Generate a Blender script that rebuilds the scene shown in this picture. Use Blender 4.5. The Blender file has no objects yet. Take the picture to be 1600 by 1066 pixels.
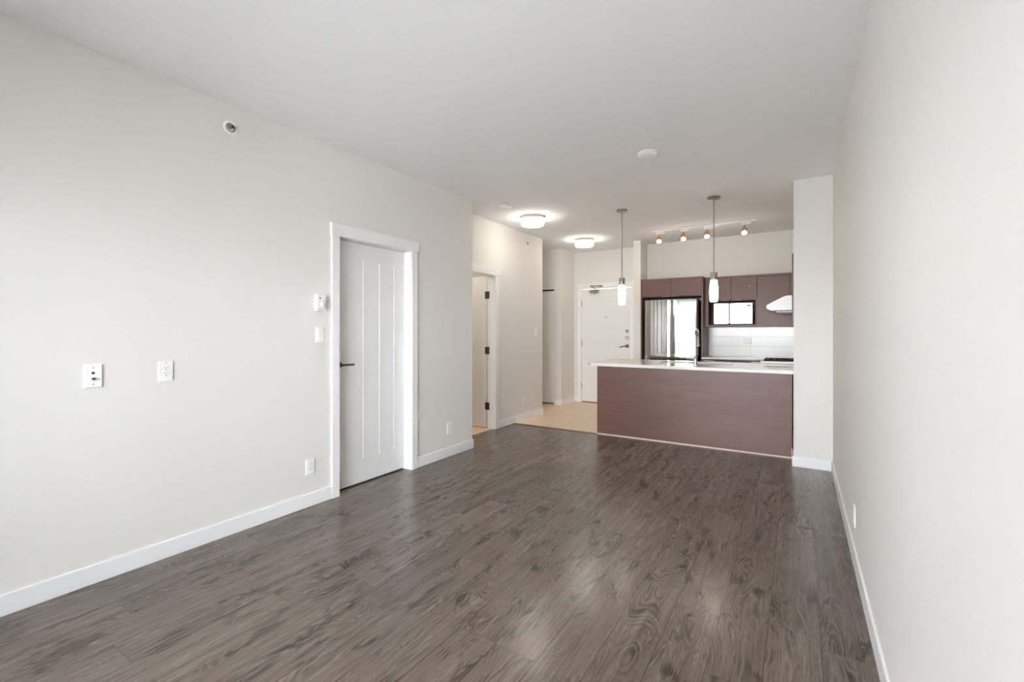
import bpy, bmesh, math, random
from mathutils import Vector, Matrix

random.seed(7)
PI = math.pi
scene = bpy.context.scene
COL = scene.collection

# ------------------------------------------------------------------ camera
cam_data = bpy.data.cameras.new('camera')
cam_data.sensor_width = 36.0
cam_data.lens = 710.87 * 36.0 / 1600.0
cam_data.shift_y = -(533.0 - 517.72) / 1600.0
cam_data.clip_start = 0.02
cam = bpy.data.objects.new('camera', cam_data)
cam.location = (0.0, 0.0, 1.2953)
cam.rotation_euler = (PI / 2, 0.0, 0.5626)
COL.objects.link(cam)
scene.camera = cam

# ------------------------------------------------------------------ view
scene.view_settings.view_transform = 'Standard'
scene.view_settings.look = 'None'
scene.view_settings.gamma = 1.0
scene.view_settings.exposure = 1.5
scene.view_settings.use_curve_mapping = False
scene.cycles.use_denoising = True
scene.cycles.denoising_prefilter = 'ACCURATE'
scene.cycles.max_bounces = 12
scene.cycles.diffuse_bounces = 8
scene.cycles.glossy_bounces = 5
scene.cycles.sample_clamp_indirect = 6.0
scene.cycles.caustics_reflective = False
scene.cycles.caustics_refractive = False

# ------------------------------------------------------------------ sky
SKY = 12.2
GROUND = 7.4
world = bpy.data.worlds.new('daylight')
scene.world = world
world.use_nodes = True
wt = world.node_tree
wt.nodes.clear()
w_out = wt.nodes.new('ShaderNodeOutputWorld')
w_bg = wt.nodes.new('ShaderNodeBackground')
w_tc = wt.nodes.new('ShaderNodeTexCoord')
w_sep = wt.nodes.new('ShaderNodeSeparateXYZ')
w_ramp = wt.nodes.new('ShaderNodeValToRGB')
w_map = wt.nodes.new('ShaderNodeMapRange')
w_map.inputs['From Min'].default_value = -1.0
w_map.inputs['From Max'].default_value = 1.0
wt.links.new(w_tc.outputs['Generated'], w_sep.inputs[0])
wt.links.new(w_sep.outputs['Z'], w_map.inputs['Value'])
wt.links.new(w_map.outputs[0], w_ramp.inputs[0])
cr = w_ramp.color_ramp
g = GROUND / SKY
cr.elements[0].position = 0.0
cr.elements[0].color = (0.95 * g, 0.98 * g, 1.03 * g, 1)
cr.elements[1].position = 1.0
cr.elements[1].color = (0.82, 0.91, 1.08, 1)
for p, c in ((0.47, (0.94 * g, 0.98 * g, 1.03 * g, 1)), (0.515, (0.95, 0.985, 1.04, 1))):
    e = cr.elements.new(p)
    e.color = c
w_bg.inputs['Strength'].default_value = SKY
wt.links.new(w_ramp.outputs[0], w_bg.inputs['Color'])
wt.links.new(w_bg.outputs[0], w_out.inputs[0])

WIN_Y = -1.30                       # inside face of the glazed wall behind the camera
WIN_X0, WIN_X1, WIN_Z1 = -2.55, 0.16, 2.12

def portal(name, x0, x1, z0, z1, y):
    d = bpy.data.lights.new(name, 'AREA')
    d.shape = 'RECTANGLE'
    d.size = x1 - x0
    d.size_y = z1 - z0
    d.cycles.is_portal = True
    o = bpy.data.objects.new(name, d)
    o.location = ((x0 + x1) / 2, y, (z0 + z1) / 2)
    o.rotation_euler = (PI / 2, 0, 0)          # faces +Y, into the room
    o.rotation_euler = (-PI / 2, 0, 0)
    COL.objects.link(o)
portal('window_portal', WIN_X0, WIN_X1, 0.06, WIN_Z1, WIN_Y - 0.12)

# ------------------------------------------------------------------ materials
def srgb(r, g, b):
    f = lambda c: (c / 255 / 12.92) if c / 255 <= 0.04045 else ((c / 255 + 0.055) / 1.055) ** 2.4
    return (f(r), f(g), f(b), 1.0)

def base_mat(name):
    m = bpy.data.materials.new(name)
    m.use_nodes = True
    nt = m.node_tree
    return m, nt, nt.nodes['Principled BSDF']

def N(nt, t, **kw):
    n = nt.nodes.new(t)
    for k, v in kw.items():
        setattr(n, k, v)
    return n

def math_n(nt, op, a, b=None, c=None):
    n = nt.nodes.new('ShaderNodeMath')
    n.operation = op
    for i, v in enumerate((a, b, c)):
        if v is None:
            continue
        if isinstance(v, (int, float)):
            n.inputs[i].default_value = v
        else:
            nt.links.new(v, n.inputs[i])
    return n.outputs[0]

def plain(name, col, rough=0.5, metal=0.0, spec=0.5, bump=0.0, bscale=200.0, coat=0.0, vary=0.0):
    m, nt, b = base_mat(name)
    b.inputs['Base Color'].default_value = col
    b.inputs['Roughness'].default_value = rough
    b.inputs['Metallic'].default_value = metal
    b.inputs['Specular IOR Level'].default_value = spec
    b.inputs['Coat Weight'].default_value = coat
    geo = N(nt, 'ShaderNodeNewGeometry')
    nz = N(nt, 'ShaderNodeTexNoise')
    nz.inputs['Scale'].default_value = bscale
    nz.inputs['Detail'].default_value = 3
    nt.links.new(geo.outputs['Position'], nz.inputs['Vector'])
    if bump:
        bp = N(nt, 'ShaderNodeBump')
        bp.inputs['Strength'].default_value = bump
        bp.inputs['Distance'].default_value = 0.001
        nt.links.new(nz.outputs['Fac'], bp.inputs['Height'])
        nt.links.new(bp.outputs[0], b.inputs['Normal'])
    # slight roughness variation keeps surfaces from reading as flat plastic
    rr = N(nt, 'ShaderNodeMapRange')
    rr.inputs['To Min'].default_value = max(0.0, rough - vary)
    rr.inputs['To Max'].default_value = min(1.0, rough + vary)
    nt.links.new(nz.outputs['Fac'], rr.inputs['Value'])
    nt.links.new(rr.outputs[0], b.inputs['Roughness'])
    return m

def emit(name, col, strength):
    m, nt, b = base_mat(name)
    b.inputs['Base Color'].default_value = (0.9, 0.9, 0.9, 1)
    b.inputs['Roughness'].default_value = 0.3
    b.inputs['Emission Color'].default_value = col
    b.inputs['Emission Strength'].default_value = strength
    return m

M = {}
M['wall'] = plain('wall_paint', srgb(228, 226, 221), 0.55, spec=0.25, bump=0.12, bscale=350, vary=0.05)
M['ceiling'] = plain('ceiling_paint', srgb(243, 243, 244), 0.9, spec=0.1, bump=0.1, bscale=300)
M['trim'] = plain('white_trim_paint', srgb(240, 240, 240), 0.3, spec=0.4, vary=0.04)
M['door'] = plain('white_door_paint', srgb(236, 236, 235), 0.38, spec=0.4, vary=0.04)
M['plastic'] = plain('white_plastic', srgb(242, 242, 241), 0.3, vary=0.03)
M['slot'] = plain('dark_slot', srgb(40, 38, 36), 0.6)
M['grey_slot'] = plain('grey_slot', srgb(120, 118, 115), 0.6)
M['bronze'] = plain('bronze_metal', srgb(112, 98, 84), 0.32, metal=0.9, vary=0.05)
M['nickel'] = plain('brushed_nickel', srgb(172, 166, 158), 0.28, metal=1.0, vary=0.06)
M['chrome'] = plain('chrome', srgb(215, 213, 210), 0.12, metal=1.0, vary=0.03)
M['hinge'] = plain('grey_hinge_metal', srgb(170, 168, 163), 0.35, metal=0.9)
M['darkhinge'] = plain('dark_hinge_metal', srgb(84, 74, 66), 0.4, metal=0.8)
M['black'] = plain('black_iron', srgb(24, 19, 17), 0.5, bump=0.3, bscale=400)
M['blackplastic'] = plain('black_plastic', srgb(26, 23, 22), 0.3)
M['quartz'] = plain('white_quartz', srgb(238, 234, 229), 0.1, spec=0.5, vary=0.04, bscale=60)
M['hoodwhite'] = plain('white_enamel', srgb(245, 245, 245), 0.22, vary=0.03)
M['brass'] = plain('brass_ring', srgb(205, 150, 90), 0.3, metal=0.9)
M['cabdark'] = plain('cabinet_inside', srgb(72, 50, 44), 0.5)
M['darkgap'] = plain('dark_rubber', srgb(30, 24, 21), 0.7)
M['strip'] = plain('pale_base_strip', srgb(214, 198, 192), 0.4)
M['transition'] = plain('transition_strip', srgb(112, 98, 86), 0.4, metal=0.4)
M['track'] = plain('white_track_metal', srgb(238, 236, 233), 0.35)
M['concrete'] = plain('pale_concrete', srgb(222, 221, 218), 0.8, bump=0.2, bscale=60)
M['glow_ceiling'] = emit('lit_ceiling_glass', (1.0, 0.93, 0.84, 1), 7.6)
M['glow_pendant'] = emit('lit_pendant_glass', (1.0, 0.87, 0.70, 1), 6.0)
M['glow_bulb'] = emit('lit_spot_bulb', (1.0, 0.90, 0.76, 1), 26.0)
M['clearglass'] = plain('bulb_glass_rim', srgb(235, 225, 210), 0.1)

def steel(name, axis='Z', rough=0.2):
    m, nt, b = base_mat(name)
    b.inputs['Base Color'].default_value = srgb(190, 188, 184)
    b.inputs['Metallic'].default_value = 1.0
    b.inputs['Roughness'].default_value = rough
    geo = N(nt, 'ShaderNodeNewGeometry')
    mp = N(nt, 'ShaderNodeMapping')
    mp.inputs['Scale'].default_value = {'Z': (900, 900, 6), 'X': (6, 900, 900)}[axis]
    nz = N(nt, 'ShaderNodeTexNoise')
    nz.inputs['Scale'].default_value = 1.0
    nt.links.new(geo.outputs['Position'], mp.inputs['Vector'])
    nt.links.new(mp.outputs[0], nz.inputs['Vector'])
    rr = N(nt, 'ShaderNodeMapRange')
    rr.inputs['To Min'].default_value = rough * 0.7
    rr.inputs['To Max'].default_value = rough * 1.3
    nt.links.new(nz.outputs['Fac'], rr.inputs['Value'])
    nt.links.new(rr.outputs[0], b.inputs['Roughness'])
    return m
M['steel'] = steel('stainless_steel', 'Z', 0.07)
M['mirror_steel'] = steel('polished_microwave_front', 'X', 0.015)

def cabinet_wood(name, c_dark, c_mid, c_light, rough=0.38, specks=False):
    m, nt, b = base_mat(name)
    geo = N(nt, 'ShaderNodeNewGeometry')
    mp = N(nt, 'ShaderNodeMapping')
    mp.inputs['Scale'].default_value = (3.0, 3.0, 150.0)
    n1 = N(nt, 'ShaderNodeTexNoise')
    n1.inputs['Scale'].default_value = 1.0
    n1.inputs['Detail'].default_value = 6
    n1.inputs['Roughness'].default_value = 0.65
    n1.inputs['Distortion'].default_value = 0.3
    nt.links.new(geo.outputs['Position'], mp.inputs['Vector'])
    nt.links.new(mp.outputs[0], n1.inputs['Vector'])
    mp2 = N(nt, 'ShaderNodeMapping')
    mp2.inputs['Scale'].default_value = (1.2, 1.2, 5.0)
    n2 = N(nt, 'ShaderNodeTexNoise')
    n2.inputs['Scale'].default_value = 1.3
    n2.inputs['Detail'].default_value = 3
    nt.links.new(geo.outputs['Position'], mp2.inputs['Vector'])
    nt.links.new(mp2.outputs[0], n2.inputs['Vector'])
    f = math_n(nt, 'ADD', math_n(nt, 'MULTIPLY', n1.outputs['Fac'], 0.75), math_n(nt, 'MULTIPLY', n2.outputs['Fac'], 0.25))
    rp = N(nt, 'ShaderNodeValToRGB')
    rp.color_ramp.elements[0].position = 0.3
    rp.color_ramp.elements[0].color = c_dark
    rp.color_ramp.elements[1].position = 0.7
    rp.color_ramp.elements[1].color = c_light
    e = rp.color_ramp.elements.new(0.5)
    e.color = c_mid
    nt.links.new(f, rp.inputs[0])
    colour = rp.outputs[0]
    if specks:  # pale noise specks mixed into the wood colour
        n3 = N(nt, 'ShaderNodeTexNoise')
        n3.inputs['Scale'].default_value = 26
        n3.inputs['Detail'].default_value = 5
        n3.inputs['Roughness'].default_value = 0.7
        nt.links.new(geo.outputs['Position'], n3.inputs['Vector'])
        s = N(nt, 'ShaderNodeMapRange')
        s.inputs['From Min'].default_value = 0.66
        s.inputs['From Max'].default_value = 0.72
        nt.links.new(n3.outputs['Fac'], s.inputs['Value'])
        mx = N(nt, 'ShaderNodeMix', data_type='RGBA')
        nt.links.new(math_n(nt, 'MULTIPLY', s.outputs[0], 0.55), mx.inputs['Factor'])
        nt.links.new(colour, mx.inputs['A'])
        mx.inputs['B'].default_value = srgb(205, 190, 182)
        colour = mx.outputs['Result']
    nt.links.new(colour, b.inputs['Base Color'])
    b.inputs['Roughness'].default_value = rough
    bp = N(nt, 'ShaderNodeBump')
    bp.inputs['Strength'].default_value = 0.08
    bp.inputs['Distance'].default_value = 0.001
    nt.links.new(n1.outputs['Fac'], bp.inputs['Height'])
    nt.links.new(bp.outputs[0], b.inputs['Normal'])
    return m
M['cabinet'] = cabinet_wood('brown_cabinet_wood', srgb(92, 64, 55), srgb(106, 75, 65), srgb(118, 86, 75))
M['cabinet_specked'] = cabinet_wood('specked_brown_cabinet_wood', srgb(92, 64, 55), srgb(106, 75, 65), srgb(118, 86, 75), specks=True)

def plank_floor():
    m, nt, b = base_mat('grey_brown_plank_floor')
    W, L = 0.19, 1.28
    geo = N(nt, 'ShaderNodeNewGeometry')
    sep = N(nt, 'ShaderNodeSeparateXYZ')
    nt.links.new(geo.outputs['Position'], sep.inputs[0])
    u = math_n(nt, 'DIVIDE', math_n(nt, 'SUBTRACT', sep.outputs['X'], 0.076), W)
    i = math_n(nt, 'FLOOR', u)
    fu = math_n(nt, 'SUBTRACT', u, i)
    wn = N(nt, 'ShaderNodeTexWhiteNoise', noise_dimensions='1D')
    nt.links.new(i, wn.inputs['W'])
    v = math_n(nt, 'ADD', math_n(nt, 'DIVIDE', sep.outputs['Y'], L), math_n(nt, 'MULTIPLY', wn.outputs['Value'], 7.3))
    j = math_n(nt, 'FLOOR', v)
    fv = math_n(nt, 'SUBTRACT', v, j)
    wn2 = N(nt, 'ShaderNodeTexWhiteNoise', noise_dimensions='2D')
    cmb = N(nt, 'ShaderNodeCombineXYZ')
    nt.links.new(i, cmb.inputs[0])
    nt.links.new(j, cmb.inputs[1])
    nt.links.new(cmb.outputs[0], wn2.inputs['Vector'])
    pid = wn2.outputs['Value']
    # grain coordinates, shifted for every plank
    gx = math_n(nt, 'ADD', sep.outputs['X'], math_n(nt, 'MULTIPLY', pid, 31.7))
    gy = math_n(nt, 'ADD', sep.outputs['Y'], math_n(nt, 'MULTIPLY', pid, 17.3))
    gv = N(nt, 'ShaderNodeCombineXYZ')
    nt.links.new(math_n(nt, 'MULTIPLY', gx, 8.0), gv.inputs[0])
    nt.links.new(math_n(nt, 'MULTIPLY', gy, 1.5), gv.inputs[1])
    nt.links.new(math_n(nt, 'MULTIPLY', pid, 50.0), gv.inputs[2])
    n1 = N(nt, 'ShaderNodeTexNoise')
    n1.inputs['Scale'].default_value = 1.0
    n1.inputs['Detail'].default_value = 4.0
    n1.inputs['Roughness'].default_value = 0.36
    n1.inputs['Distortion'].default_value = 0.8
    nt.links.new(gv.outputs[0], n1.inputs['Vector'])
    # contour lines of the noise = cathedral figure
    ring = math_n(nt, 'SINE', math_n(nt, 'MULTIPLY', n1.outputs['Fac'], 128.0))
    ring = math_n(nt, 'POWER', math_n(nt, 'MULTIPLY_ADD', ring, 0.5, 0.5), 1.6)
    ring = math_n(nt, 'SUBTRACT', ring, 0.42)
    # fibre
    fvv = N(nt, 'ShaderNodeCombineXYZ')
    nt.links.new(math_n(nt, 'MULTIPLY', gx, 130.0), fvv.inputs[0])
    nt.links.new(math_n(nt, 'MULTIPLY', gy, 6.0), fvv.inputs[1])
    n2 = N(nt, 'ShaderNodeTexNoise')
    n2.inputs['Scale'].default_value = 1.0
    n2.inputs['Detail'].default_value = 4.0
    n2.inputs['Roughness'].default_value = 0.6
    nt.links.new(fvv.outputs[0], n2.inputs['Vector'])
    # soft streaks
    sv = N(nt, 'ShaderNodeCombineXYZ')
    nt.links.new(math_n(nt, 'MULTIPLY', gx, 26.0), sv.inputs[0])
    nt.links.new(math_n(nt, 'MULTIPLY', gy, 1.3), sv.inputs[1])
    nt.links.new(math_n(nt, 'MULTIPLY', pid, 91.0), sv.inputs[2])
    n3 = N(nt, 'ShaderNodeTexNoise')
    n3.inputs['Scale'].default_value = 1.0
    n3.inputs['Detail'].default_value = 4.0
    n3.inputs['Distortion'].default_value = 0.5
    nt.links.new(sv.outputs[0], n3.inputs['Vector'])
    # where the figure shows, and the dark knots in it
    kv = N(nt, 'ShaderNodeCombineXYZ')
    nt.links.new(math_n(nt, 'MULTIPLY', gx, 8.0), kv.inputs[0])
    nt.links.new(math_n(nt, 'MULTIPLY', gy, 3.0), kv.inputs[1])
    n4 = N(nt, 'ShaderNodeTexNoise')
    n4.inputs['Scale'].default_value = 1.0
    n4.inputs['Detail'].default_value = 3.0
    n4.inputs['Distortion'].default_value = 1.2
    nt.links.new(kv.outputs[0], n4.inputs['Vector'])
    def smooth(src, lo, hi):
        p = N(nt, 'ShaderNodeMapRange', interpolation_type='SMOOTHSTEP')
        p.inputs['From Min'].default_value = lo
        p.inputs['From Max'].default_value = hi
        nt.links.new(src, p.inputs['Value'])
        return p.outputs[0]
    patch = smooth(n4.outputs['Fac'], 0.46, 0.64)
    knot = smooth(n4.outputs['Fac'], 0.58, 0.76)
    fig = math_n(nt, 'MULTIPLY', ring, math_n(nt, 'MULTIPLY_ADD', patch, 0.25, 0.06))
    val = math_n(nt, 'ADD', 0.5, fig)
    val = math_n(nt, 'ADD', val, math_n(nt, 'MULTIPLY', math_n(nt, 'SUBTRACT', n2.outputs['Fac'], 0.5), 0.55))
    val = math_n(nt, 'ADD', val, math_n(nt, 'MULTIPLY', math_n(nt, 'SUBTRACT', n3.outputs['Fac'], 0.5), 0.45))
    val = math_n(nt, 'SUBTRACT', val, math_n(nt, 'MULTIPLY', math_n(nt, 'ADD', knot, math_n(nt, 'MULTIPLY', patch, 0.25)), 0.34))
    val = math_n(nt, 'ADD', val, math_n(nt, 'MULTIPLY', math_n(nt, 'SUBTRACT', pid, 0.5), 0.10))
    rp = N(nt, 'ShaderNodeValToRGB')
    els = rp.color_ramp.elements
    els[0].position, els[0].color = 0.12, srgb(56, 47, 41)
    els[1].position, els[1].color = 0.92, srgb(146, 134, 124)
    for p, c in ((0.36, srgb(84, 73, 64)), (0.58, srgb(108, 97, 87)),):
        e = els.new(p)
        e.color = c
    nt.links.new(val, rp.inputs[0])
    # seams
    def edge(frac, w):
        d = math_n(nt, 'MINIMUM', frac, math_n(nt, 'SUBTRACT', 1.0, frac))
        s = N(nt, 'ShaderNodeMapRange')
        s.inputs['From Min'].default_value = 0.0
        s.inputs['From Max'].default_value = w
        s.inputs['To Min'].default_value = 1.0
        s.inputs['To Max'].default_value = 0.0
        nt.links.new(d, s.inputs['Value'])
        return s.outputs[0]
    seam = math_n(nt, 'MAXIMUM', edge(fu, 0.014), math_n(nt, 'MULTIPLY', edge(fv, 0.0016), 0.7))
    mx = N(nt, 'ShaderNodeMix', data_type='RGBA')
    nt.links.new(math_n(nt, 'MULTIPLY', seam, 0.9), mx.inputs['Factor'])
    nt.links.new(rp.outputs[0], mx.inputs['A'])
    mx.inputs['B'].default_value = srgb(38, 32, 28)
    nt.links.new(mx.outputs['Result'], b.inputs['Base Color'])
    rr = N(nt, 'ShaderNodeMapRange')
    rr.inputs['To Min'].default_value = 0.17
    rr.inputs['To Max'].default_value = 0.29
    nt.links.new(n3.outputs['Fac'], rr.inputs['Value'])
    nt.links.new(rr.outputs[0], b.inputs['Roughness'])
    b.inputs['Specular IOR Level'].default_value = 0.5
    bp = N(nt, 'ShaderNodeBump')
    bp.inputs['Strength'].default_value = 0.05
    bp.inputs['Distance'].default_value = 0.001
    nt.links.new(math_n(nt, 'SUBTRACT', n2.outputs['Fac'], math_n(nt, 'MULTIPLY', seam, 1.5)), bp.inputs['Height'])
    nt.links.new(bp.outputs[0], b.inputs['Normal'])
    return m
M['planks'] = plank_floor()

def tile_mat(name, sx, sy, ox, oy, ax, ay, col_a, col_b, grout, gw, rough):
    m, nt, b = base_mat(name)
    geo = N(nt, 'ShaderNodeNewGeometry')
    sep = N(nt, 'ShaderNodeSeparateXYZ')
    nt.links.new(geo.outputs['Position'], sep.inputs[0])
    u = math_n(nt, 'DIVIDE', math_n(nt, 'SUBTRACT', sep.outputs[ax], ox), sx)
    v = math_n(nt, 'DIVIDE', math_n(nt, 'SUBTRACT', sep.outputs[ay], oy), sy)
    iu, iv = math_n(nt, 'FLOOR', u), math_n(nt, 'FLOOR', v)
    fu, fv = math_n(nt, 'SUBTRACT', u, iu), math_n(nt, 'SUBTRACT', v, iv)
    du = math_n(nt, 'MULTIPLY', math_n(nt, 'MINIMUM', fu, math_n(nt, 'SUBTRACT', 1.0, fu)), sx)
    dv = math_n(nt, 'MULTIPLY', math_n(nt, 'MINIMUM', fv, math_n(nt, 'SUBTRACT', 1.0, fv)), sy)
    d = math_n(nt, 'MINIMUM', du, dv)
    ln = N(nt, 'ShaderNodeMapRange')
    ln.inputs['From Min'].default_value = gw * 0.5
    ln.inputs['From Max'].default_value = gw * 0.8
    ln.inputs['To Min'].default_value = 1.0
    ln.inputs['To Max'].default_value = 0.0
    nt.links.new(d, ln.inputs['Value'])
    nz = N(nt, 'ShaderNodeTexNoise')
    nz.inputs['Scale'].default_value = 5
    nz.inputs['Detail'].default_value = 5
    nt.links.new(geo.outputs['Position'], nz.inputs['Vector'])
    m1 = N(nt, 'ShaderNodeMix', data_type='RGBA')
    nt.links.new(nz.outputs['Fac'], m1.inputs['Factor'])
    m1.inputs['A'].default_value = col_a
    m1.inputs['B'].default_value = col_b
    m2 = N(nt, 'ShaderNodeMix', data_type='RGBA')
    nt.links.new(ln.outputs[0], m2.inputs['Factor'])
    nt.links.new(m1.outputs['Result'], m2.inputs['A'])
    m2.inputs['B'].default_value = grout
    nt.links.new(m2.outputs['Result'], b.inputs['Base Color'])
    b.inputs['Roughness'].default_value = rough
    bp = N(nt, 'ShaderNodeBump')
    bp.inputs['Strength'].default_value = 0.4
    bp.inputs['Distance'].default_value = 0.001
    nt.links.new(math_n(nt, 'SUBTRACT', 1.0, ln.outputs[0]), bp.inputs['Height'])
    nt.links.new(bp.outputs[0], b.inputs['Normal'])
    return m
M['floor_tile'] = tile_mat('beige_floor_tile', 0.33, 0.33, -2.60, 5.70, 'X', 'Y', srgb(240, 216, 186), srgb(230, 202, 170), srgb(206, 182, 154), 0.005, 0.28)
M['wall_tile'] = tile_mat('white_wall_tile', 0.60, 0.14, -0.608, 0.933, 'X', 'Z', srgb(236, 236, 234), srgb(232, 232, 231), srgb(196, 196, 194), 0.004, 0.15)

def window_glass():
    m = bpy.data.materials.new('window_glass')
    m.use_nodes = True
    nt = m.node_tree
    nt.nodes.clear()
    o = N(nt, 'ShaderNodeOutputMaterial')
    t = N(nt, 'ShaderNodeBsdfTransparent')
    gl = N(nt, 'ShaderNodeBsdfGlossy')
    gl.inputs['Roughness'].default_value = 0.01
    fr = N(nt, 'ShaderNodeFresnel')
    fr.inputs['IOR'].default_value = 1.45
    mx = N(nt, 'ShaderNodeMixShader')
    nt.links.new(fr.outputs[0], mx.inputs[0])
    nt.links.new(t.outputs[0], mx.inputs[1])
    nt.links.new(gl.outputs[0], mx.inputs[2])
    nt.links.new(mx.outputs[0], o.inputs[0])
    return m
M['glass'] = window_glass()

# ------------------------------------------------------------------ mesh helpers
class MB:
    """collects shapes in a bmesh and links them as ONE object"""
    def __init__(self):
        self.bm = bmesh.new()

    def box(self, x0, x1, y0, y1, z0, z1):
        vs = [self.bm.verts.new((x, y, z)) for z in (z0, z1) for y in (y0, y1) for x in (x0, x1)]
        for f in ((0, 2, 3, 1), (4, 5, 7, 6), (0, 1, 5, 4), (2, 6, 7, 3), (0, 4, 6, 2), (1, 3, 7, 5)):
            self.bm.faces.new([vs[i] for i in f])
        return self

    def prism(self, pts, axis, a0, a1):
        """pts: 2D outline; axis X: pts are (y,z); Y: (x,z); Z: (x,y)"""
        def p3(p, a):
            return {'X': (a, p[0], p[1]), 'Y': (p[0], a, p[1]), 'Z': (p[0], p[1], a)}[axis]
        lo = [self.bm.verts.new(p3(p, a0)) for p in pts]
        hi = [self.bm.verts.new(p3(p, a1)) for p in pts]
        n = len(pts)
        self.bm.faces.new(lo[::-1])
        self.bm.faces.new(hi)
        for k in range(n):
            self.bm.faces.new((lo[k], lo[(k + 1) % n], hi[(k + 1) % n], hi[k]))
        return self

    def lathe(self, prof, centre=(0, 0, 0), axis='Z', seg=32, cap=True):
        """prof: (radius, height) pairs, turned about axis through centre"""
        c = Vector(centre)
        rings = []
        for r, h in prof:
            ring = []
            for k in range(seg):
                a = 2 * PI * k / seg
                p = (r * math.cos(a), r * math.sin(a), h)
                q = {'Z': p, 'X': (p[2], p[0], p[1]), 'Y': (p[0], p[2], p[1])}[axis]
                ring.append(self.bm.verts.new(c + Vector(q)))
            rings.append(ring)
        for a, b in zip(rings, rings[1:]):
            for k in range(seg):
                self.bm.faces.new((a[k], a[(k + 1) % seg], b[(k + 1) % seg], b[k]))
        if cap:
            self.bm.faces.new(rings[0][::-1])
            self.bm.faces.new(rings[-1])
        return self

    def tube(self, path, r, seg=12):
        pts = [Vector(p) for p in path]
        rs = r if isinstance(r, (list, tuple)) else [r] * len(pts)
        rings = []
        up = Vector((0, 0, 1))
        prev = None
        for k, p in enumerate(pts):
            d = (pts[min(k + 1, len(pts) - 1)] - pts[max(k - 1, 0)]).normalized()
            if prev is None:
                x = d.cross(up if abs(d.z) < 0.9 else Vector((1, 0, 0))).normalized()
            else:
                x = (prev - d * prev.dot(d)).normalized()
            prev = x
            y = d.cross(x)
            rings.append([self.bm.verts.new(p + (x * math.cos(2 * PI * q / seg) + y * math.sin(2 * PI * q / seg)) * rs[k]) for q in range(seg)])
        for a, b in zip(rings, rings[1:]):
            for k in range(seg):
                self.bm.faces.new((a[k], a[(k + 1) % seg], b[(k + 1) % seg], b[k]))
        self.bm.faces.new(rings[0][::-1])
        self.bm.faces.new(rings[-1])
        return self

    def build(self, name, mat, parent=None, bevel=0.0, smooth=False, local=False, seg=2):
        bm = self.bm
        bmesh.ops.recalc_face_normals(bm, faces=bm.faces)
        if smooth:
            for f in bm.faces:
                f.smooth = True
        off = Vector((0, 0, 0))
        if parent is None:
            xs = [v.co for v in bm.verts]
            lo = Vector([min(v[i] for v in xs) for i in range(3)])
            hi = Vector([max(v[i] for v in xs) for i in range(3)])
            off = Vector(((lo.x + hi.x) / 2, (lo.y + hi.y) / 2, lo.z))
            bmesh.ops.translate(bm, verts=bm.verts, vec=-off)
        elif not local:
            p = parent
            acc = Vector((0, 0, 0))
            while p is not None:
                acc += p.location
                p = p.parent
            bmesh.ops.translate(bm, verts=bm.verts, vec=-acc)
        me = bpy.data.meshes.new(name)
        bm.to_mesh(me)
        bm.free()
        me.materials.append(mat if not isinstance(mat, str) else M[mat])
        o = bpy.data.objects.new(name, me)
        COL.objects.link(o)
        o.location = off
        if parent is not None:
            o.parent = parent
        if smooth:
            try:
                me.set_sharp_from_angle(angle=math.radians(35))
            except Exception:
                pass
        if bevel:
            bv = o.modifiers.new('bevel', 'BEVEL')
            bv.width = bevel
            bv.segments = seg
            bv.limit_method = 'ANGLE'
            bv.angle_limit = math.radians(40)
        return o

def box(name, mat, b, parent=None, bevel=0.0, local=False):
    return MB().box(*b).build(name, mat, parent, bevel, local=local)

def tag(o, label=None, cat=None, group=None, kind=None):
    if label:
        o['label'] = label
    if cat:
        o['category'] = cat
    if group:
        o['group'] = group
    if kind:
        o['kind'] = kind
    return o

def thing(name, loc, label, cat, group=None, kind=None, rz=0.0):
    o = bpy.data.objects.new(name, None)
    o.empty_display_size = 0.05
    o.location = loc
    o.rotation_euler = (0, 0, rz)
    COL.objects.link(o)
    return tag(o, label, cat, group, kind)

def struct(o, label=None):
    return tag(o, label, None, None, 'structure')

def dup(root, loc, rz, label, group=None, name=None):
    r = root.copy()
    COL.objects.link(r)
    r.location = loc
    r.rotation_euler = (0, 0, rz)
    r['label'] = label
    if group:
        r['group'] = group
    for ch in list(root.children):
        c = ch.copy()
        COL.objects.link(c)
        c.parent = r
        for gch in list(ch.children):
            d = gch.copy()
            COL.objects.link(d)
            d.parent = c
    return r

# ------------------------------------------------------------------ room shell
H = 2.74
XL, XR, XH = -3.065, 0.2656, -3.401      # living room left wall, right wall, hall wall
XF = -5.3                                # far left shell
YE, YK = 7.744, 7.60                     # entry wall, kitchen wall
YT = 5.425                               # plank / tile transition

struct(MB().prism([(XF, WIN_Y - 0.2), (XR + 0.2, WIN_Y - 0.2), (XR + 0.2, YT), (XH - 0.035, YT), (XH - 0.035, 4.035), (XF, 4.035)], 'Z', -0.1, 0.0).build('floor', 'planks'))
struct(MB().prism([(XH - 0.035, YT), (XR + 0.2, YT), (XR + 0.2, YE + 0.3), (XF, YE + 0.3), (XF, 4.035), (XH - 0.035, 4.035)], 'Z', -0.1, 0.0).build('floor_tile', 'floor_tile'))
struct(box('ceiling', 'ceiling', (XF, XR + 0.2, WIN_Y - 0.2, YE + 0.3, H, H + 0.15)))
struct(MB().prism([(WIN_Y, 0), (2.286, 0), (2.286, 2.058), (3.105, 2.058), (3.105, 0), (4.035, 0), (4.035, H), (WIN_Y, H)], 'X', XL - 0.115, XL).build('wall_left', 'wall'))
struct(box('wall_bedroom', 'wall', (XF, XL - 0.115, 3.92, 4.035, 0, H)))
struct(MB().prism([(4.035, 0), (4.165, 0), (4.165, 2.05), (4.975, 2.05), (4.975, 0), (6.287, 0), (6.287, H), (4.035, H)], 'X', XH - 0.115, XH).build('wall_hall', 'wall'))
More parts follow.
